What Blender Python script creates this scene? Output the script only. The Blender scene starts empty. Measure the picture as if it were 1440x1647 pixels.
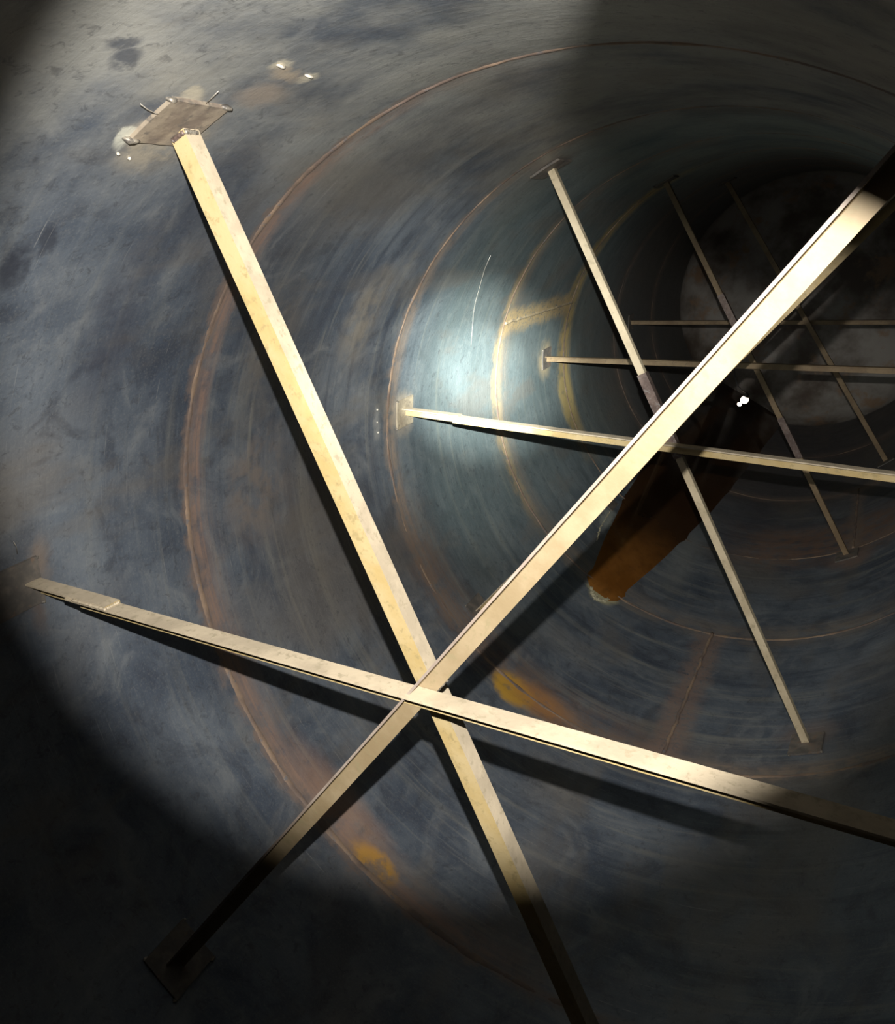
import bpy, bmesh, math, random
from mathutils import Vector, Matrix, noise
S = bpy.context.scene
COL = S.collection
random.seed(4)

# ---------------------------------------------------------------- frame of the tank
RAD = 1.6                       # tank radius in metres
H0 = RAD                        # axis height: the lowest line of the shell is near z = 0
G = math.radians(3.5)           # turn that puts the puddle at the bottom
CG, SG = math.cos(G), math.sin(G)

def V3(x, y, z):                # vector in tank units (x = down-ish, y = axis) -> world metres
    return Vector(((z*CG - x*SG)*RAD, y*RAD, -(x*CG + z*SG)*RAD))
def PT(x, y, z):
    return V3(x, y, z) + Vector((0, 0, H0))
def CY(deg, y, r=1.0):          # point on the shell: angle, place along the axis, radius
    a = math.radians(deg)
    return PT(r*math.cos(a), y, r*math.sin(a))

# ---------------------------------------------------------------- camera
cam_d = bpy.data.cameras.new('camera'); cam = bpy.data.objects.new('camera', cam_d)
COL.objects.link(cam); S.camera = cam
cam_d.sensor_fit = 'HORIZONTAL'; cam_d.sensor_width = 36
cam_d.lens = 1276/1440*36
cam_d.shift_y = -103.5/1440
cam_d.clip_start = 0.01
RC = [[-0.4428, -0.7583, -0.4785], [0.4676, 0.2601, -0.8448], [0.765, -0.5978, 0.2394]]
cols = [V3(RC[0][i], RC[1][i], RC[2][i]).normalized() for i in range(3)]
mw = Matrix(((cols[0].x, cols[1].x, cols[2].x), (cols[0].y, cols[1].y, cols[2].y), (cols[0].z, cols[1].z, cols[2].z))).to_4x4()
mw.translation = PT(-0.88105, 0, 0)
cam.matrix_world = mw

# ---------------------------------------------------------------- view + world
S.view_settings.view_transform = 'Standard'; S.view_settings.look = 'None'
S.view_settings.gamma = 1; S.view_settings.use_curve_mapping = False
S.view_settings.exposure = 0.0
w = bpy.data.worlds.new('world'); S.world = w; w.use_nodes = True
w.node_tree.nodes['Background'].inputs[0].default_value = (0.55, 0.6, 0.7, 1)
w.node_tree.nodes['Background'].inputs[1].default_value = 0.004

# ---------------------------------------------------------------- lights: head torch above the camera, added dim fill at the manhole
LP = PT(-0.947, 0.029, -0.056)
def spot(name, target, power, size, blend, col, rad=0.008):
    d = bpy.data.lights.new(name, 'SPOT'); d.energy = power; d.color = col
    d.spot_size = math.radians(size); d.spot_blend = blend; d.shadow_soft_size = rad
    o = bpy.data.objects.new(name, d); COL.objects.link(o)
    o.location = LP
    o.rotation_euler = (target - LP).to_track_quat('-Z', 'Y').to_euler()
    return o
AIM = PT(0.5405, 2.9786, -0.8413)
HOT = PT(0.44, 3.05, -0.898)
spot('head_torch_spill', AIM, 560, 70, 0.28, (1.0, 0.96, 0.9))
spot('head_torch_wide_core', HOT, 1300, 30, 1.0, (0.98, 1.0, 0.97))
spot('head_torch_core', HOT, 8000, 15, 1.0, (0.96, 1.0, 0.94))
spot('head_torch_core', HOT, 9000, 8, 1.0, (0.98, 1.0, 0.94))
ad = bpy.data.lights.new('manhole_daylight', 'AREA'); ad.shape = 'DISK'; ad.size = 0.4; ad.energy = 0.3; ad.color = (1.0, 0.80, 0.62)  # unseen warm fill added to lift the dark areas
ao = bpy.data.objects.new('manhole_daylight', ad); COL.objects.link(ao); ao.location = PT(-0.985, -0.35, 0)

# ---------------------------------------------------------------- node helpers
class NT:
    def __init__(s, name):
        s.m = bpy.data.materials.new(name); s.m.use_nodes = True
        s.t = s.m.node_tree; s.n = s.t.nodes; s.b = s.n['Principled BSDF']
    def link(s, a, b):
        if hasattr(a, 'links'): s.t.links.new(a, b)
        else: b.default_value = a
    def math(s, op, a, b=0.0, c=0.0, clamp=False):
        n = s.n.new('ShaderNodeMath'); n.operation = op; n.use_clamp = clamp
        for i, v in enumerate((a, b, c)): s.link(v, n.inputs[i])
        return n.outputs[0]
    def mix(s, f, a, b):
        n = s.n.new('ShaderNodeMix'); n.data_type = 'RGBA'
        s.link(f, n.inputs[0])
        for v, i in ((a, 6), (b, 7)):
            if isinstance(v, tuple): n.inputs[i].default_value = (*v, 1)
            else: s.link(v, n.inputs[i])
        return n.outputs[2]
    def ramp(s, f, lo, hi):     # smooth 0..1 step between lo and hi
        n = s.n.new('ShaderNodeMapRange'); n.interpolation_type = 'SMOOTHSTEP'
        s.link(f, n.inputs[0]); s.link(lo, n.inputs[1]); s.link(hi, n.inputs[2])
        return n.outputs[0]
    def coord(s, kind='Object'):
        return s.n.new('ShaderNodeTexCoord').outputs[kind]
    def vmul(s, v, sc):
        n = s.n.new('ShaderNodeVectorMath'); n.operation = 'MULTIPLY'; s.link(v, n.inputs[0]); n.inputs[1].default_value = sc
        return n.outputs[0]
    def noise(s, v, scale, detail=4, rough=0.55, dist=0.0, color=False):
        n = s.n.new('ShaderNodeTexNoise'); s.link(v, n.inputs['Vector']); n.inputs['Scale'].default_value = scale
        n.inputs['Detail'].default_value = detail; n.inputs['Roughness'].default_value = rough; n.inputs['Distortion'].default_value = dist
        return n.outputs['Color' if color else 'Fac']
    def bump(s, h, strength, dist):
        n = s.n.new('ShaderNodeBump'); n.inputs['Strength'].default_value = strength; n.inputs['Distance'].default_value = dist
        s.link(h, n.inputs['Height']); s.t.links.new(n.outputs[0], s.b.inputs['Normal'])
    def set(s, **k):
        for a, v in k.items():
            i = s.b.inputs[{'col': 'Base Color', 'rough': 'Roughness', 'metal': 'Metallic', 'spec': 'Specular IOR Level'}[a]]
            if isinstance(v, tuple): i.default_value = (*v, 1)
            else: s.link(v, i)

SEAMS = [0.405, 1.335, 2.276, 3.197, 4.080, 5.03, 6.0]

def shell_material():
    m = NT('dark_mill_scale_steel')
    uv = m.coord('UV'); ob = m.coord('Object')
    sep = m.n.new('ShaderNodeSeparateXYZ'); m.link(uv, sep.inputs[0])
    TH, Y = sep.outputs[0], sep.outputs[1]          # angle / 100, Y in radii
    # wobble for the edges of stains
    n1 = m.noise(ob, 2.2, 5, 0.6)
    n2 = m.noise(ob, 9, 6, 0.65)
    n3 = m.noise(ob, 45, 4, 0.6)
    stv = m.vmul(uv, (0.9, 11, 1)); st = m.noise(stv, 1.6, 8, 0.62, 0.6)     # streaks round the shell
    stf = m.noise(m.vmul(uv, (3.0, 60, 1)), 1.5, 5, 0.65, 0.3)
    big = m.noise(ob, 0.9, 3, 0.5)
    nw = m.noise(ob, 3.2, 7, 0.62, 1.6)
    c = m.mix(m.ramp(n1, 0.34, 0.66), (0.070, 0.088, 0.118), (0.140, 0.163, 0.192))
    c = m.mix(m.math('MULTIPLY', m.ramp(nw, 0.5, 0.70), 0.55), c, (0.225, 0.24, 0.25))
    c = m.mix(m.math('MULTIPLY', m.ramp(nw, 0.48, 0.34), 0.55), c, (0.045, 0.052, 0.070))
    inn = m.ramp(Y, 1.1, 1.7)                    # courses past the first seam are more streaked
    c = m.mix(m.math('MULTIPLY', m.ramp(st, 0.52, 0.7), m.math('MULTIPLY_ADD', inn, 0.4, 0.2)), c, (0.25, 0.25, 0.225))
    c = m.mix(m.math('MULTIPLY', m.ramp(st, 0.5, 0.3), m.math('MULTIPLY_ADD', inn, 0.4, 0.2)), c, (0.045, 0.055, 0.08))
    c = m.mix(m.math('MULTIPLY', m.ramp(stf, 0.55, 0.75), m.math('MULTIPLY_ADD', inn, 0.2, 0.06)), c, (0.36, 0.36, 0.33))
    c = m.mix(m.math('MULTIPLY', m.ramp(big, 0.5, 0.68), 0.5), c, (0.19, 0.165, 0.135))
    # paler roof-side strip (upper left of the photo)
    roof = m.math('MULTIPLY', m.ramp(TH, -1.05, -1.28), m.ramp(n1, 0.28, 0.6))
    c = m.mix(m.math('MULTIPLY', roof, 0.75), c, (0.34, 0.335, 0.30))
    # greener courses further in
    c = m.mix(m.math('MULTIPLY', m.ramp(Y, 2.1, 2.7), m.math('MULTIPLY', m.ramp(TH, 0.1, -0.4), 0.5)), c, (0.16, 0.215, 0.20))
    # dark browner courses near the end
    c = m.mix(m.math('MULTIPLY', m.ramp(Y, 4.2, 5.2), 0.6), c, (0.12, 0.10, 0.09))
    c = m.mix(m.math('MULTIPLY', m.ramp(m.noise(ob, 120, 5, 0.75), 0.50, 0.68), 0.22), c, (0.30, 0.30, 0.28))
    c = m.mix(m.math('MULTIPLY', m.ramp(m.noise(ob, 26, 6, 0.75, 0.8), 0.46, 0.34), 0.45), c, (0.05, 0.052, 0.06))
    c = m.mix(m.math('MULTIPLY', m.ramp(m.noise(m.vmul(ob, (1, .4, 1)), 3.1, 5, 0.6), 0.50, 0.66), 0.4), c, (0.175, 0.155, 0.13))
    # rust haloes on the circular seams
    wob = m.math('MULTIPLY', m.math('SUBTRACT', n2, 0.5), 0.09)
    def band(yc, half, soft, col, amt, a0=None, a1=None, soft_a=0.12, thr=(0.3, 0.55)):
        nonlocal c
        d = m.math('ABSOLUTE', m.math('SUBTRACT', m.math('ADD', Y, wob), yc))
        f = m.ramp(d, half + soft, half)
        f = m.math('MULTIPLY', f, m.math('MULTIPLY_ADD', m.ramp(stf, 0.35, 0.62), 0.55, 0.45)); f = m.math('MULTIPLY', f, m.math('MULTIPLY_ADD', m.ramp(n2, 0.36, 0.56), 0.7, 0.3))
        if a0 is not None: f = m.math('MULTIPLY', f, m.ramp(TH, a0 - soft_a, a0 + soft_a))
        if a1 is not None: f = m.math('MULTIPLY', f, m.ramp(TH, a1 + soft_a, a1 - soft_a))
        c = m.mix(m.math('MULTIPLY', f, amt), c, col)
    band(0.405, .01, .03, (0.240, 0.171, 0.127), 0.8)
    band(1.335 + .02, .012, .035, (0.299, 0.199, 0.152), 0.95, -1.32, 0.2)
    band(1.335 + .035, .02, .07, (0.242, 0.173, 0.138), 0.5, -0.62, 0.3)
    band(1.335, .008, .02, (0.197, 0.154, 0.128), 0.7)
    band(2.276 + .02, .014, .05, (0.297, 0.228, 0.171), 0.8, -1.35, 0.9)
    band(2.276 + .05, .04, .14, (0.188, 0.127, 0.096), 0.7, -0.4, 0.35)
    band(3.197, .012, .06, (0.567, 0.419, 0.189), 0.85, -1.0, -0.25)
    band(3.197 + .03, .03, .10, (0.262, 0.209, 0.157), 0.6, -1.4, 0.8)
    band(4.08, .03, .10, (0.567, 0.405, 0.149), 0.9, -1.25, -0.3)
    band(4.25, .14, .25, (0.26, 0.155, 0.10), 0.9, 0.3, 1.0)
    band(5.03, .02, .08, (0.309, 0.231, 0.179), 0.6)
    band(6.0, .02, .12, (0.285, 0.216, 0.172), 0.6)
    # longitudinal seams
    def lseam(th, y0, y1, col, amt, half=0.008):
        nonlocal c
        d = m.math('ABSOLUTE', m.math('SUBTRACT', m.math('ADD', TH, m.math('MULTIPLY', wob, 0.5)), th/100))
        f = m.math('MULTIPLY', m.ramp(d, half*4, half), m.math('MULTIPLY', m.ramp(Y, y0 - .03, y0 + .02), m.ramp(Y, y1 + .03, y1 - .02)))
        c = m.mix(m.math('MULTIPLY', m.math('MULTIPLY', f, m.ramp(n3, 0.3, 0.5)), amt), c, col)
    lseam(-75, 3.2, 4.08, (0.510, 0.374, 0.187), 0.8, .012)
    lseam(32, 2.28, 3.2, (0.253, 0.175, 0.140), 0.7, .012)
    lseam(110, 1.33, 2.28, (0.259, 0.199, 0.155), 0.6)
    lseam(62, 4.08, 5.03, (0.259, 0.199, 0.155), 0.6)
    # single stains and a painted sheen: angle, Y, half sizes (degrees, radii), colour, amount
    def blob(th, y, ra, ry, col, amt, soft=0.55, thr=(0.25, 0.5), nz=None):
        nonlocal c
        a = m.math('DIVIDE', m.math('SUBTRACT', m.math('ADD', TH, m.math('MULTIPLY', wob, 0.6)), th/100), ra/100)
        b = m.math('DIVIDE', m.math('SUBTRACT', m.math('ADD', Y, m.math('MULTIPLY', wob, 0.7)), y), ry)
        d = m.math('SQRT', m.math('ADD', m.math('MULTIPLY', a, a), m.math('MULTIPLY', b, b)))
        f = m.math('MULTIPLY', m.ramp(d, 1.0, 1.0 - soft), m.math('MULTIPLY_ADD', m.ramp(nz or n2, thr[0], thr[1]), 0.75, 0.25))
        c = m.mix(m.math('MULTIPLY', f, amt), c, col)
    blob(17, 3.9, 7, .7, (0.26, 0.27, 0.26), 0.6, 0.9)  # pale reflective sheen beside the puddle, painted into the steel colour
    blob(1.2, 2.25, 6, .085, (0.620, 0.360, 0.050), 0.95, 0.5, (0.32, 0.5))
    blob(7, 2.28, 11, .11, (0.459, 0.216, 0.068), 0.75, 0.8)
    blob(0.5, 1.37, 5, .05, (0.550, 0.300, 0.060), 0.95, 0.6, (0.32, 0.5))
    blob(-9, 1.42, 16, .08, (0.476, 0.255, 0.136), 0.35, 0.8)
    blob(-60, 1.60, 14, .20, (0.228, 0.189, 0.159), 0.75, 0.8, (0.4, 0.62), n2)
    blob(-85, 1.58, 16, .14, (0.203, 0.177, 0.143), 0.6, 0.8, (0.4, 0.62), n2)
    blob(-85, 2.0, 14, .14, (0.272, 0.238, 0.187), 0.7, 0.8, (0.35, 0.6), n2)
    blob(-119, 0.92, 6.5, .10, (0.408, 0.357, 0.272), 0.7, 0.5, (0.4, 0.55), n2)
    blob(-118.6, 0.845, 1.5, .02, (0.567, 0.567, 0.486), 0.9, 0.5)
    blob(-124.8, 0.875, 1.6, .035, (0.486, 0.446, 0.351), 0.9, 0.5)
    blob(-126.5, 1.0, 3, .07, (0.298, 0.254, 0.211), 0.85, 0.8)
    blob(-131, 0.955, 1.3, .025, (0.500, 0.460, 0.360), 0.9, 0.6)
    blob(-130.5, 1.03, 1.3, .025, (0.500, 0.460, 0.360), 0.9, 0.6)
    blob(-130.2, .99, 1.6, .05, (0.442, 0.357, 0.255), 0.7, 0.8)
    blob(-129.4, 0.71, 1.8, .025, (0.063, 0.072, 0.090), 0.85, 0.6)
    blob(-127.7, 0.735, 1.6, .025, (0.063, 0.072, 0.090), 0.85, 0.6)
    blob(-101.8, 0.80, 4, .035, (0.036, 0.040, 0.054), 0.8, 0.6)
    blob(-104.5, 0.84, 2.5, .02, (0.036, 0.040, 0.054), 0.7, 0.6)
    blob(-92, 1.05, 18, .10, (0.054, 0.059, 0.081), 0.6, 0.8, (0.3, 0.6), n2)
    blob(-112, 1.12, 12, .10, (0.054, 0.059, 0.076), 0.55, 0.8, (0.3, 0.6), n2)
    blob(-63.5, 0.925, 4.5, .04, (0.24, 0.19, 0.15), 0.7, 0.9)
    blob(-58, 0.905, 5, .03, (0.18, 0.13, 0.10), 0.6, 0.9)
    blob(-62, 2.205, 5, .03, (0.340, 0.340, 0.323), 0.5, 0.7)
    blob(-45, 4.06, 13, .13, (0.480, 0.380, 0.170), 0.9, 0.5, (0.3, 0.5))
    blob(-60, 3.79, 8, .12, (0.513, 0.419, 0.257), 0.8, 0.7)
    blob(-62, 2.38, 6, .10, (0.357, 0.316, 0.254), 0.8, 0.5)
    blob(3.8, 3.14, 5, .09, (0.550, 0.500, 0.300), 0.95, 0.4, (0.3, 0.45))
    blob(-7.5, 3.75, 3, .16, (0.405, 0.432, 0.378), 0.7, 0.6)
    blob(57, 2.5, 8, .10, (0.199, 0.156, 0.139), 0.7, 0.8)
    blob(62, 3.93, 8, .15, (0.253, 0.175, 0.140), 0.8, 0.8)
    blob(-121, 2.42, 6, .16, (0.270, 0.226, 0.192), 0.75, 0.8)
    # scratches: thin pale runs
    sc = m.noise(m.vmul(uv, (1.6, 120, 1)), 2.0, 2, 0.5, 0.2)
    c = m.mix(m.math('MULTIPLY', m.math('MULTIPLY', m.ramp(sc, 0.68, 0.74), m.ramp(n2, .45, .6)), 0.45), c, (0.4, 0.4, 0.38))
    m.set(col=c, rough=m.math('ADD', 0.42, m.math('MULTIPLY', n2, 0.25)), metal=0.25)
    h = m.math('ADD', m.math('MULTIPLY', n2, 0.7), m.math('MULTIPLY', n3, 0.22))
    h = m.math('ADD', h, m.math('MULTIPLY', st, 0.6))
    m.bump(h, 0.35, 0.012)
    return m.m

def simple(name, c1, c2, scale=14, rough=0.6, metal=0.0, bump=0.25, c3=None, s3=60, stretch=(1, 1, 1)):
    m = NT(name); ob = m.vmul(m.coord('Object'), stretch)
    a = m.noise(ob, scale, 5, 0.6); b = m.noise(ob, s3, 5, 0.65)
    c = m.mix(m.ramp(a, 0.38, 0.62), c1, c2)
    if c3: c = m.mix(m.math('MULTIPLY', m.ramp(b, 0.54, 0.66), 0.8), c, c3)
    m.set(col=c, rough=rough, metal=metal)
    m.bump(m.math('ADD', a, m.math('MULTIPLY', b, 0.5)), bump, 0.004)
    return m.m

M = {}
M['shell'] = shell_material()
M['pale'] = simple('pale_dusty_steel', (0.40, 0.335, 0.24), (0.50, 0.42, 0.30), 9, 0.6, 0.0, 0.35, (0.33, 0.28, 0.19), 45)
M['yellow'] = simple('yellow_rust_bloomed_steel', (0.40, 0.295, 0.125), (0.44, 0.345, 0.18), 7, 0.65, 0.0, 0.45, (0.30, 0.235, 0.11), 38)
M['gold'] = simple('brown_gold_rusted_steel', (0.17, 0.115, 0.06), (0.23, 0.165, 0.09), 7, 0.65, 0.0, 0.45, (0.14, 0.10, 0.06), 38)  # brown-gold rust, darkened further in place of shade on the far frames
M['tan'] = simple('tan_dusty_steel', (0.42, 0.35, 0.23), (0.52, 0.44, 0.30), 7, 0.65, 0.0, 0.4, (0.33, 0.28, 0.18), 30)
M['worn'] = simple('worn_yellow_steel', (0.22, 0.165, 0.09), (0.27, 0.21, 0.125), 7, 0.65, 0.0, 0.5, (0.22, 0.18, 0.10), 30)  # yellow steel darkened for C1 to hold back the close torch light
M['wornpale'] = simple('worn_pinkish_steel', (0.24, 0.19, 0.155), (0.29, 0.24, 0.20), 9, 0.65, 0.0, 0.4, (0.2, 0.16, 0.13), 30)  # pinkish flange steel darkened the same way against the torch light
M['plate'] = simple('brown_plate_steel', (0.15, 0.12, 0.095), (0.24, 0.20, 0.15), 16, 0.7, 0.0, 0.6, (0.09, 0.08, 0.07), 30)
M['plate_dull'] = simple('dull_plate_steel', (0.085, 0.078, 0.07), (0.14, 0.12, 0.10), 16, 0.7, 0.0, 0.6, (0.16, 0.11, 0.08), 22)
M['plate_pale'] = simple('tan_plate_steel', (0.26, 0.22, 0.16), (0.36, 0.31, 0.22), 16, 0.7, 0.0, 0.5, (0.16, 0.13, 0.10), 40)
M['dark'] = simple('dark_brown_splice_steel', (0.10, 0.07, 0.06), (0.17, 0.125, 0.105), 18, 0.5, 0.3, 0.4, (0.22, 0.2, 0.19), 50)
M['weld'] = simple('weld_metal', (0.10, 0.09, 0.08), (0.30, 0.27, 0.22), 70, 0.4, 0.3, 0.9)
M['bead'] = simple('rusty_weld_bead', (0.15, 0.11, 0.09), (0.27, 0.19, 0.13), 5, 0.75, 0.0, 0.6, (0.13, 0.13, 0.14), 30)
M['bead_gold'] = simple('golden_weld_bead', (0.24, 0.19, 0.12), (0.34, 0.27, 0.16), 5, 0.75, 0.0, 0.6, (0.15, 0.15, 0.14), 30)
M['head'] = simple('stained_end_steel', (0.11, 0.085, 0.065), (0.34, 0.32, 0.29), 1.3, 0.6, 0.0, 0.3, (0.30, 0.19, 0.11), 2.4)
M['wire'] = simple('bright_wire', (0.5, 0.47, 0.4), (0.6, 0.56, 0.5), 40, 0.4, 0.5)
M['spatter'] = simple('bright_weld_spatter', (0.40, 0.37, 0.31), (0.58, 0.54, 0.46), 40, 0.5, 0.2)
M['scale'] = simple('pale_scale_crust', (0.36, 0.33, 0.22), (0.58, 0.54, 0.38), 40, 0.85, 0.0, 0.9, (0.25, 0.22, 0.14), 90)
M['socket'] = simple('black_lamp_socket', (0.02, 0.02, 0.02), (0.03, 0.03, 0.03), 40, 0.5)

def bulb_material():
    m = bpy.data.materials.new('glowing_bulb'); m.use_nodes = True
    b = m.node_tree.nodes['Principled BSDF']; b.inputs['Base Color'].default_value = (1, .9, .75, 1)
    b.inputs['Emission Color'].default_value = (1.0, 0.86, 0.66, 1); b.inputs['Emission Strength'].default_value = 6
    return m
M['bulb'] = bulb_material()

def water_material():
    m = NT('rusty_standing_water'); ob = m.coord('Object')
    a = m.noise(m.vmul(ob, (1, .5, 1)), 2.0, 5, 0.6); b = m.noise(ob, 12, 5, 0.6)
    c = m.mix(m.ramp(a, 0.38, 0.62), (0.16, 0.062, 0.012), (0.30, 0.125, 0.028))
    c = m.mix(m.math('MULTIPLY', m.ramp(b, 0.5, 0.68), 0.4), c, (0.11, 0.05, 0.015))
    sp = m.n.new('ShaderNodeSeparateXYZ'); m.link(ob, sp.inputs[0])      # rust brown at the near tip, nearly black further in
    c = m.mix(m.math('MULTIPLY', m.ramp(sp.outputs[1], 0.1, 1.5), 0.9), c, (0.025, 0.014, 0.008))
    m.set(col=c, rough=0.06, spec=0.5)
    m.b.inputs['IOR'].default_value = 1.33
    m.bump(m.noise(ob, 3.0, 2, 0.5), 0.04, 0.01)
    return m.m
M['water'] = water_material()

# ---------------------------------------------------------------- object helpers
def put(o, parent=None):
    COL.objects.link(o)
    if parent is not None: o.parent = parent
    return o
def mesh_obj(name, verts, faces, mat, parent=None, origin=None, smooth=False, face_mats=None, tag=None):
    """verts in world metres; origin = world location of the object (or of its parent)"""
    org = origin if origin is not None else (parent_org(parent) if parent else Vector((0, 0, 0)))
    me = bpy.data.meshes.new(name)
    me.from_pydata([tuple(Vector(v) - org) for v in verts], [], faces)
    mats = mat if isinstance(mat, list) else [mat]
    for q in mats: me.materials.append(q)
    if face_mats:
        for p, i in zip(me.polygons, face_mats): p.material_index = i
    if smooth:
        for p in me.polygons: p.use_smooth = True
    me.update()
    bm = bmesh.new(); bm.from_mesh(me); bmesh.ops.recalc_face_normals(bm, faces=bm.faces); bm.to_mesh(me); bm.free()
    o = bpy.data.objects.new(name, me)
    if parent is None: o.location = org
    return put(o, parent)
ORG = {}
def parent_org(p):
    return ORG[p.name]
def empty(name, org, label, cat, group=None):
    o = bpy.data.objects.new(name, None); o.empty_display_size = 0.1; put(o); o.location = org
    o['label'] = label; o['category'] = cat
    if group: o['group'] = group
    ORG[o.name] = Vector(org)
    return o
def tag(o, label, cat, group=None):
    o['label'] = label; o['category'] = cat
    if group: o['group'] = group
    return o
def struct(o):
    o['kind'] = 'structure'; return o

def tube(pts, rad, n=8, cap=True):
    """verts, faces of a tube along world points"""
    V, F = [], []
    k = len(pts)
    for i, p in enumerate(pts):
        d = (pts[min(i+1, k-1)] - pts[max(i-1, 0)]).normalized()
        a = d.orthogonal().normalized() if i == 0 else (pa - d*pa.dot(d)).normalized()
        pa = a; b = d.cross(a)
        r = rad[i] if isinstance(rad, (list, tuple)) else rad
        for j in range(n):
            t = 2*math.pi*j/n; V.append(p + (a*math.cos(t) + b*math.sin(t))*r)
    for i in range(k-1):
        for j in range(n):
            F.append((i*n+j, i*n+(j+1) % n, (i+1)*n+(j+1) % n, (i+1)*n+j))
    if cap: F.append(tuple(range(n))[::-1]); F.append(tuple((k-1)*n+j for j in range(n)))
    return V, F
def lump(c, r, seed=0, sq=(1, 1, 1)):
    bm = bmesh.new(); bmesh.ops.create_icosphere(bm, subdivisions=2, radius=1)
    V = []
    for v in bm.verts:
        k = 1 + 0.35*noise.noise(v.co*2.0 + Vector((seed, 0, 0)))
        V.append(Vector(c) + Vector((v.co.x*sq[0], v.co.y*sq[1], v.co.z*sq[2]))*r*k)
    F = [tuple(x.index for x in f.verts) for f in bm.faces]; bm.free()
    return V, F
def merge(parts):
    V, F = [], []
    for v, f in parts:
        n = len(V); V += list(v); F += [tuple(i+n for i in q) for q in f]
    return V, F

# ---------------------------------------------------------------- the shell
def shell():
    NA = 360; Y0, Y1 = -1.6, 6.976; NY = 240
    V, F, UV = [], [], []
    for j in range(NY+1):
        y = Y0 + (Y1-Y0)*j/NY
        for i in range(NA):
            a = -180 + 360*i/NA
            p = Vector((math.cos(math.radians(a)), y*1.0, math.sin(math.radians(a))))
            d = 0.0022*noise.noise(p*1.7) + 0.0008*noise.noise(p*5)
            s = min(abs(y-q) for q in SEAMS)
            d += 0.0025*math.exp(-(s/0.05)**2)        # plates peak in a little at the seams
            V.append(CY(a, y, 1.0 + d))
    uvs = []
    for j in range(NY):
        for i in range(NA):
            i2 = (i+1) % NA
            F.append((j*NA+i, j*NA+i2, (j+1)*NA+i2, (j+1)*NA+i))
            a0, a1 = (-180+360*i/NA)/100, (-180+360*(i+1)/NA)/100
            y0, y1 = Y0+(Y1-Y0)*j/NY, Y0+(Y1-Y0)*(j+1)/NY
            uvs.append(((a0, y0), (a1, y0), (a1, y1), (a0, y1)))
    me = bpy.data.meshes.new('wall_shell'); me.from_pydata([tuple(v) for v in V], [], F)
    ul = me.uv_layers.new(name='UVMap')
    for p, q in zip(me.polygons, uvs):
        for li, c in zip(p.loop_indices, q): ul.data[li].uv = c
        p.use_smooth = True
    me.materials.append(M['shell'])
    o = bpy.data.objects.new('wall_shell', me); put(o); struct(o)
shell()
def head(name, y0, sgn, depth, mat):
    V, F = [], []; NR, NA = 24, 128
    V.append(PT(0, y0 + sgn*depth, 0))
    for k in range(1, NR+1):
        t = k/NR*math.pi/2
        r = math.sin(t); y = y0 + sgn*depth*math.cos(t)
        for i in range(NA): V.append(CY(-180+360*i/NA, y, r*1.002))
    for i in range(NA): F.append((0, 1+i, 1+(i+1) % NA))
    for k in range(NR-1):
        for i in range(NA):
            a = 1+k*NA+i; b = 1+k*NA+(i+1) % NA; F.append((a, b, b+NA, a+NA))
    struct(mesh_obj(name, V, F, mat, smooth=True))
head('wall_end', 6.976, 1, 0.45, M['head'])
head('wall_near', -1.6, -1, 0.45, M['head'])

# welded seams: low irregular beads standing on the shell
def ring_bead(name, y, w, h, mat, seed):
    V, F = [], []; NA = 720; prof = [(-1, 0.0), (-.6, .75), (0, 1.0), (.6, .75), (1, 0.0)]
    for i in range(NA):
        a = -180+360*i/NA
        q = Vector((math.cos(math.radians(a)), math.sin(math.radians(a)), seed))
        k = 0.9 + 0.9*noise.noise(q*14) + 0.5*noise.noise(q*70); dy = 0.004*noise.noise(q*9)
        for (u, v) in prof:
            V.append(CY(a, y + dy + u*w*(1+.6*noise.noise(q*24)+.4*noise.noise(q*80)), 1.0035 - v*h*k - 0.001))
    n = len(prof)
    for i in range(NA):
        for j in range(n-1):
            F.append((i*n+j, i*n+j+1, ((i+1) % NA)*n+j+1, ((i+1) % NA)*n+j))
    struct(mesh_obj(name, V, F, mat, smooth=True))
for i, y in enumerate(SEAMS):
    ring_bead('trim_%d' % (i+1), y, 0.0080, 0.0022, M['bead'], i*3.7)
def line_bead(name, deg, y0, y1, mat, seed):
    pts = [CY(deg + 0.35*noise.noise(Vector((i*.3, seed, 0))), y0+(y1-y0)*i/60, 1.0005) for i in range(61)]
    rr = [0.010*(1+.4*noise.noise(Vector((i*.9, seed, 1)))) for i in range(61)]
    V, F = tube(pts, rr, 8)
    struct(mesh_obj(name, V, F, mat, smooth=True))
line_bead('trim_8', -75, 3.2, 4.08, M['bead_gold'], 1)
line_bead('trim_9', 32, 2.28, 3.2, M['bead'], 2)
line_bead('trim_10', 110, 1.335, 2.276, M['bead'], 3)
line_bead('trim_11', 62, 4.08, 5.03, M['bead'], 4)

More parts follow.
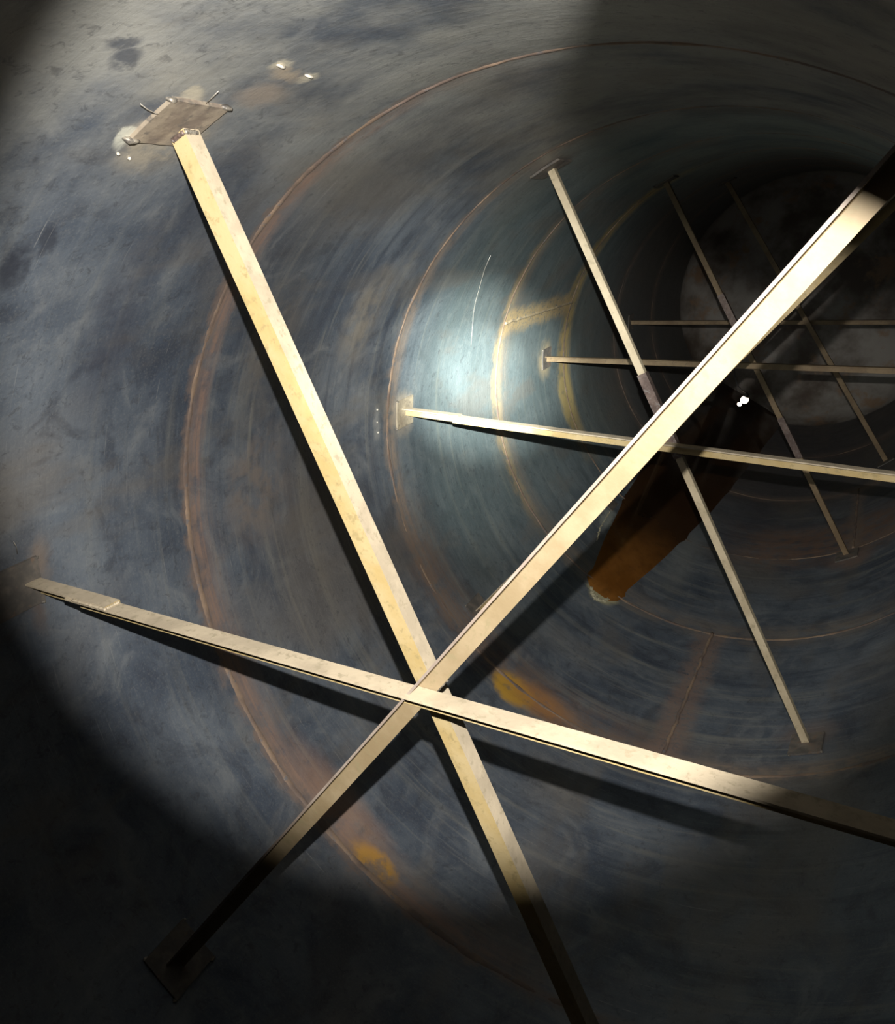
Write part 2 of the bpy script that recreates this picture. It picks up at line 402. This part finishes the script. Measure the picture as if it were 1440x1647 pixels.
# ---------------------------------------------------------------- braces of angle steel
TH_ = 0.0038     # leg thickness, radii
def ang_profile(s, o):
    """outer vertex at 0,0; legs to +n and to o*Y. returns polygon (n, y) and material index per side"""
    t = TH_
    P = [(0, 0), (s, 0), (s, o*t), (t+.002, o*t), (t, o*(t+.002)), (t, o*s), (0, o*s)]
    mats = [0, 0, 0, 0, 1, 1, 1]
    return P, mats
def bar(name, parent, th, n0, Y0, k, s, o, t0, t1, mats, off=(0, 0), grow=0.0, seed=0, clip=True):
    a = math.radians(th); u = (math.cos(a), math.sin(a)); n = (-math.sin(a), math.cos(a))
    P, fm = ang_profile(s + grow, o)
    K = max(2, int((t1-t0)/0.02)); V, F, FM = [], [], []
    for i in range(K+1):
        for (pn, py) in P:
            nn = n0 + off[0] + pn
            t = t0 + (t1-t0)*i/K
            if clip:
                lim = math.sqrt(0.9965**2 - nn*nn); t = max(-lim, min(lim, t))
            j = 0.0005*noise.noise(Vector((t*6, pn*40, seed)))
            yy = Y0 + k*t + off[1] + py
            V.append(PT(u[0]*t + n[0]*(nn+j), yy + j, u[1]*t + n[1]*(nn+j)))
    m = len(P)
    for i in range(K):
        for j in range(m):
            F.append((i*m+j, i*m+(j+1) % m, (i+1)*m+(j+1) % m, (i+1)*m+j)); FM.append(fm[j])
    # L-shaped end caps as two quads plus corner
    for b in (0, K*m):
        F += [(b+0, b+1, b+2, b+3), (b+0, b+3, b+4), (b+0, b+4, b+5, b+6)]; FM += [0, 0, 0]
    return mesh_obj(name, V, F, mats, parent, face_mats=FM)
def bar_pt(th, n0, Y0, k, t, dn=0, dy=0):
    a = math.radians(th)
    return PT(math.cos(a)*t - math.sin(a)*(n0+dn), Y0 + k*t + dy, math.sin(a)*t + math.cos(a)*(n0+dn))
def end_angle(th, n0, sgn):
    a = math.radians(th); t = sgn*math.sqrt(1-n0*n0)
    x = math.cos(a)*t - math.sin(a)*n0; z = math.sin(a)*t + math.cos(a)*n0
    return math.degrees(math.atan2(z, x))
def plate(parent, da, y, wa, wy, mat, tw=0, label=None, seed=0):
    """pad plate on the shell: centre angle and Y, half sizes in radii"""
    V, F = [], []; N = 6
    for lay in (0.9995, 0.993):
        for i in range(N+1):
            for j in range(N+1):
                uu = -1+2*i/N; vv = -1+2*j/N
                x = uu*wa; yv = vv*wy
                X = x*math.cos(tw) - yv*math.sin(tw); Yv = x*math.sin(tw) + yv*math.cos(tw)
                V.append(CY(da + math.degrees(X), y + Yv, lay + (0.0012*noise.noise(Vector((i*.8, j*.8, seed))) if lay < .999 else 0)))
    n = N+1; L = n*n
    for i in range(N):
        for j in range(N):
            a = i*n+j; F.append((a, a+1, a+n+1, a+n)); F.append((L+a, L+a+n, L+a+n+1, L+a+1))
    for i in range(N):
        F.append((i, i+1, L+i+1, L+i)); F.append((N*n+i, N*n+i+1, L+N*n+i+1, L+N*n+i))
        F.append((i*n, (i+1)*n, L+(i+1)*n, L+i*n)); F.append((i*n+N, (i+1)*n+N, L+(i+1)*n+N, L+i*n+N))
    p = mesh_obj('pad_plate', V, F, mat, parent)
    if label: p['label'] = label
    return p
def welds(parent, spots, r, seed, mat='weld'):
    for q, (da, y) in enumerate(spots):
        V, F = lump(CY(da, y, 0.9965), r*RAD*random.uniform(.5, .8), seed+q*7, (1.0, 1.4, .55))
        mesh_obj('weld_bead', V, F, M[mat], parent, smooth=True)

YP = [M['yellow'], M['pale']]; GG = [M['gold'], M['gold']]; YP_DIM = [M['worn'], M['wornpale']]; PY = [M['pale'], M['yellow']]; PP = [M['tan'], M['tan']]
braces = [
 # key, th, n0, Y0, k, s, o, materials, label
 ('A1', -124.88, .0697, .9615, -.0417, .0309, 1, YP, 'nearest steep two-faced angle brace running down from the upper left plate'),
 ('B1', -56.61, -.080, .8829, .0311, .0332, -1, YP, 'long pale angle brace crossing in front from far left to lower right'),
 ('C1', -5.2, -.1104, .8888, -.0242, .0295, -1, YP_DIM, 'broad diagonal angle brace from lower left edge up to the upper right corner'),
 ('A2', -121.58, .0136, 2.4422, .010, .0228, 1, PP, 'steep angle brace of the second set with a dark splice just above the broad diagonal'),
 ('B2', -59.81, -.0584, 2.3942, -.0069, .0313, -1, YP, 'yellow-edged angle brace starting at the pad plate left of the torch beam'),
 ('C2', -8.19, -.1275, 2.43, 0, .0295, -1, YP, 'angle brace mostly hidden right behind the broad diagonal one'),
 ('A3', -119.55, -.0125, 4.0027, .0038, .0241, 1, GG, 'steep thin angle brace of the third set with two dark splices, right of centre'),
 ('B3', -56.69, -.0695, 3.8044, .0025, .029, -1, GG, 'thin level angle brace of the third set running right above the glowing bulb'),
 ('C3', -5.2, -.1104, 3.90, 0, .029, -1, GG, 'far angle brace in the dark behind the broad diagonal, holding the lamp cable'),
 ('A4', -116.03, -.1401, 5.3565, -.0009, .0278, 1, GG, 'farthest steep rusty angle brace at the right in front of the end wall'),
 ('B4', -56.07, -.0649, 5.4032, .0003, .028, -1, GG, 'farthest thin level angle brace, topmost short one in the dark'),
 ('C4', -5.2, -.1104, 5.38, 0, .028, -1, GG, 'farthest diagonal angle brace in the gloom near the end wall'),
]
BR = {}
sets = {'1': 'three crossing braces nearest the camera', '2': 'three crossing braces of the second frame', '3': 'three crossing braces of the third frame', '4': 'three crossing braces of the farthest frame'}
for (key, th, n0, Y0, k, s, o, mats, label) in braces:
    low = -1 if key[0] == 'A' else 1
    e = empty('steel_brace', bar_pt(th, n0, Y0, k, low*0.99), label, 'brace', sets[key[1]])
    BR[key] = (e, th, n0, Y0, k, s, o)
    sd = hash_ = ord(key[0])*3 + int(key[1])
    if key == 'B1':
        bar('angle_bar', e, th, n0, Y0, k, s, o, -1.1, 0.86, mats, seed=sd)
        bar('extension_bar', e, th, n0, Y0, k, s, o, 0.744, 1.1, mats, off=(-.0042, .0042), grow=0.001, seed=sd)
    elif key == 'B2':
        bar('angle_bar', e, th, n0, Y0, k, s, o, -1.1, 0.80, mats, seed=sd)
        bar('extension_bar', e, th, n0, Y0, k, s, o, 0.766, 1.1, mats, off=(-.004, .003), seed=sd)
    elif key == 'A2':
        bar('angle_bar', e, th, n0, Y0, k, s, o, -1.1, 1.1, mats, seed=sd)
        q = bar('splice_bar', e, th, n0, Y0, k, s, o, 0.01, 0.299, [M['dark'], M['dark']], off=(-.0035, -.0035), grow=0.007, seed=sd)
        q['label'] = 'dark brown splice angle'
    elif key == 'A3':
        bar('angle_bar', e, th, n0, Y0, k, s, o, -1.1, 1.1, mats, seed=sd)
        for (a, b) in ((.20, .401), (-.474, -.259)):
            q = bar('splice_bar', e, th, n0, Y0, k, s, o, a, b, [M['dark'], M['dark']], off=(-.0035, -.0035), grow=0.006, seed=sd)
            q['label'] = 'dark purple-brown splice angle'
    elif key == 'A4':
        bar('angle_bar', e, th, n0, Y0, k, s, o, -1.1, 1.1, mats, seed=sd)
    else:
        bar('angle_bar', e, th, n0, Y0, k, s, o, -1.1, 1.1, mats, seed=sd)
    for sg in (-1, 1):
        ea = end_angle(th, n0 + s*.4, sg); yy = Y0 + k*sg
        if key == 'A1' and sg == 1: ea, yy = -121.3, .908
        if key == 'B1' and sg == 1: ea, yy = -61.2, .865
        if key == 'B2' and sg == 1: ea, yy = -62.3, 2.384
        pm = M['plate_pale'] if key == 'B2' else (M['plate'] if key == 'A1' else M['plate_dull'])
        plate(e, ea, yy, .052, .055, pm, tw=0.04*sg if key != 'A1' else -0.02, seed=sd)
        a_ = math.degrees(.05)
        welds(e, [(ea - a_, yy - .052), (ea - a_, yy + .052), (ea + a_, yy - .052), (ea + a_, yy + .052)], .013 if key == 'A1' else .007, sd)

# weld lumps where the bars are joined or spliced
def weld_run(parent, pts, r, seed, mat='weld'):
    P = []
    for i in range(len(pts)-1):
        for q in range(4): P.append(pts[i].lerp(pts[i+1], q/4))
    P.append(pts[-1])
    V, F = tube(P, [r*(1 + .6*noise.noise(Vector((i*.9, seed, 0)))) for i in range(len(P))], 8)
    return mesh_obj('weld_bead', V, F, M[mat], parent, smooth=True)
e, th, n0, Y0, k, s, o = BR['B1']
weld_run(e, [bar_pt(th, n0, Y0, k, .74 + .012*i, -.0005, -s*.95) for i in range(9)], .005, 3, 'pale')
weld_run(e, [bar_pt(th, n0, Y0, k, .742, -.001, -s*i/6) for i in range(6)], .004, 13, 'pale')
e, th, n0, Y0, k, s, o = BR['B2']
weld_run(e, [bar_pt(th, n0, Y0, k, .764, -.001+s*i/6, -.0) for i in range(6)], .005, 23, 'yellow')
e, th, n0, Y0, k, s, o = BR['A1']
weld_run(e, [bar_pt(th, n0, Y0, k, .985, .002+s*i/5, .0) for i in range(5)], .006, 33, 'dark')
weld_run(e, [bar_pt(th, n0, Y0, k, .985, 0, s*i/5) for i in range(5)], .006, 37, 'weld')
e, th, n0, Y0, k, s, o = BR['C1']
weld_run(e, [bar_pt(th, n0, Y0, k, -.02 - .01*i, s*.97, .003) for i in range(5)], .005, 43, 'weld')

# ---------------------------------------------------------------- rust-brown puddle lying along the bottom
def puddle():
    V, F = [], []; NY, NX = 260, 28; ya, yb = 3.12, 7.12
    def level(y): return 1 - .0185*(y-3.09)
    for j in range(NY+1):
        y = ya + (yb-ya)*(j/NY)**1.4
        lv = level(y); half = math.sqrt(max(0.0005, 1.002**2 - lv*lv)); 
        nl = 0.012*noise.noise(Vector((y*9, 1, 0))) + .006*noise.noise(Vector((y*40, 1, 0)))
        nr = 0.012*noise.noise(Vector((y*9, 5, 0))) + .010*noise.noise(Vector((y*45, 7, 0)))
        for i in range(NX+1):
            u = -1+2*i/NX
            z = u*half + (nl if u < 0 else nr)*u*u*1.0 - 0.0
            zc = z
            V.append(PT(lv*CG - zc*SG, y, zc*CG + lv*SG))
    n = NX+1
    for j in range(NY):
        for i in range(NX): F.append((j*n+i, j*n+i+1, (j+1)*n+i+1, (j+1)*n+i))
    # thin underside so that the pool is a body
    o = mesh_obj('puddle', V, F, M['water'], origin=PT(1.0, 3.2, 0), smooth=True)
    tag(o, 'dark rust-brown puddle of standing water along the tank bottom', 'puddle')
puddle()
def crust(name, path, width, label, seed, hgt=.006):
    """one crumbly ridge of scale following a path of (angle, Y)"""
    V, F = [], []; N = 90; K = 12
    for i in range(N+1):
        f = i/N*(len(path)-1); a = min(int(f), len(path)-2); f -= a
        da = path[a][0]*(1-f)+path[a+1][0]*f; y = path[a][1]*(1-f)+path[a+1][1]*f
        for j in range(K+1):
            u = -1+2*j/K
            wv = width*(0.8+.7*noise.noise(Vector((i*.12, seed, 0))))*min(1, .2+6*min(i, N-i)/N)
            h = (1-u*u)*hgt*(.7+1.0*noise.noise(Vector((i*.35, j*.7, seed))))
            wig = .006*noise.noise(Vector((i*.3, seed+4, j*.2)))
            V.append(CY(da + math.degrees(wig), y + u*wv + wig, 1.0015 - h))
    n = K+1
    for i in range(N):
        for j in range(K): F.append((i*n+j, i*n+j+1, (i+1)*n+j+1, (i+1)*n+j))
    o = mesh_obj(name, V, F, M['scale'], origin=CY(path[0][0], path[0][1], 1), smooth=True); tag(o, label, 'scale crust')
crust('scale_crust', [(0.8, 3.13), (2.2, 3.09), (3.8, 3.075), (5.2, 3.10), (6.2, 3.13)], .028, 'pale crumbly scale crust at the near tip of the brown puddle', 5)
crust('scale_crust', [(-5.6, 3.50), (-7.2, 3.62), (-7.9, 3.74), (-8.3, 3.85)], .022, 'grey flaky scale line along the left edge of the brown puddle', 90, .004)

# ---------------------------------------------------------------- glowing bulb hanging near the third frame
bp = PT(.15, 4.0, .043)
e = empty('hanging_lamp', bp, 'small glowing bulb hanging in the dark behind the broad diagonal brace', 'lamp')
def ball(c, r, sq=1.0):
    bm = bmesh.new(); bmesh.ops.create_uvsphere(bm, u_segments=20, v_segments=12, radius=r)
    V = [c + Vector((v.co.x, v.co.y, v.co.z*sq)) for v in bm.verts]; F = [tuple(x.index for x in f.verts) for f in bm.faces]; bm.free(); return V, F
V, F = ball(bp, .029, 1.05); mesh_obj('bulb', V, F, M['bulb'], e, smooth=True)
V, F = ball(PT(.182, 4.0, .037), .017, 0.9); q = mesh_obj('bulb', V, F, M['bulb'], e, smooth=True)
up = V3(-.02, 0, -.004)
V, F = tube([bp - up*.2, bp + up*.9, bp + up*1.6, bp + up*1.7], [.016, .018, .015, .006], 12); mesh_obj('socket', V, F, M['socket'], e, smooth=True)
e3, th, n0, Y0, k, s, o = BR['C3']
top = bar_pt(th, n0, Y0, k, .02, s*.5, -.004)
st = bp + up*1.7
V, F = tube([st.lerp(top, i/12) + Vector((0, 0, -.05*math.sin(math.pi*i/12))) for i in range(13)], .004, 6); mesh_obj('cable', V, F, M['socket'], e, smooth=True)

# ---------------------------------------------------------------- small things on the shell
def lug(da, y, label, seed):
    V, F = lump(CY(da, y, .999), .010, seed, (1.0, 1.5, .4))
    o = mesh_obj('weld_stub', V, F, M['spatter'], origin=CY(da, y, 1), smooth=True); tag(o, label, 'weld stub')
lug(-130.9, .957, 'left of two bright torn weld stubs above the pad plate', 1)
lug(-130.4, 1.030, 'right of two bright torn weld stubs above the pad plate', 9)
def wire(pts, label, r=.0011):
    V, F = tube(pts, r, 6); o = mesh_obj('wire_offcut', V, F, M['wire'], origin=pts[0], smooth=True); tag(o, label, 'wire')
wire([CY(-122.2, .857, .994), CY(-122.6, .845, .990), CY(-123.0, .825, .990), CY(-123.9, .800, .986)], 'short bent wire sticking out at the left of the upper left pad plate')
wire([CY(-124.4, .915, .995), CY(-125.7, .905, .991), CY(-126.9, .896, .988)], 'short straight wire sticking up at the back of the upper left pad plate')
wire([CY(-65.5, .878, .996), CY(-66.8, .870, .985), CY(-68.2, .854, .967)], 'short thin wire on the shell at the far left edge above the pale brace', .0012)
wire([CY(-95.6 + 23.5*i/8 + .5*math.sin(i*1.7), 2.7 + .182*i/8, .996) for i in range(9)], 'long thin pale wire running down the shell above the torch glare', .0017)  # streak mark on the steel, modelled as a thin raised tube
sp = [(-65.2, 2.203, .006), (-62.6, 2.205, .005), (-60.4, 2.21, .006)]
for i, (a, y, r) in enumerate(sp):
    V, F = lump(CY(a, y, .998), r, i); o = mesh_obj('weld_spatter', V, F, M['spatter'], origin=CY(a, y, 1), smooth=True)
    tag(o, ['topmost', 'middle', 'lowest'][i] + ' bright weld spatter dot left of the pad plate on the second seam', 'weld spatter')
for i, (a, y, l) in enumerate([(-116.4, .857, 'bright spatter bead just under the left corner of the upper left plate'), (-115.9, .883, 'bright spatter bead below the front edge of the upper left plate')]):
    V, F = lump(CY(a, y, .997), .0045, i+5); o = mesh_obj('weld_spatter', V, F, M['spatter'], origin=CY(a, y, 1), smooth=True); tag(o, l, 'weld spatter')

# ---------------------------------------------------------------- added curved plate above the view, shaped to shade the roof from the torch
def torch_shade():
    V, F = [], []; N = 24; c = (-.947, .029, -.056)
    for (r, x) in ((.150, -1.0), (.150, -.9265), (.158, -.9265), (.158, -1.0)):
        for i in range(N+1):
            a = math.radians(-20.5 + 62*i/N)
            V.append(PT(x if x < -.99 else x + (0 if a < -.29 else min(.0045, (a+.29)*.05)) - (0 if a < -.02 else min(.010, (a+.02)*.35)), c[1] + r*math.cos(a), c[2] + r*math.sin(a)))
    n = N+1
    for q in range(4):
        for i in range(N): F.append((q*n+i, q*n+i+1, ((q+1) % 4)*n+i+1, ((q+1) % 4)*n+i))
    F += [(0, n, 2*n, 3*n), (N, n+N, 2*n+N, 3*n+N)]
    struct(mesh_obj('trim_12', V, F, M['plate']))
torch_shade()
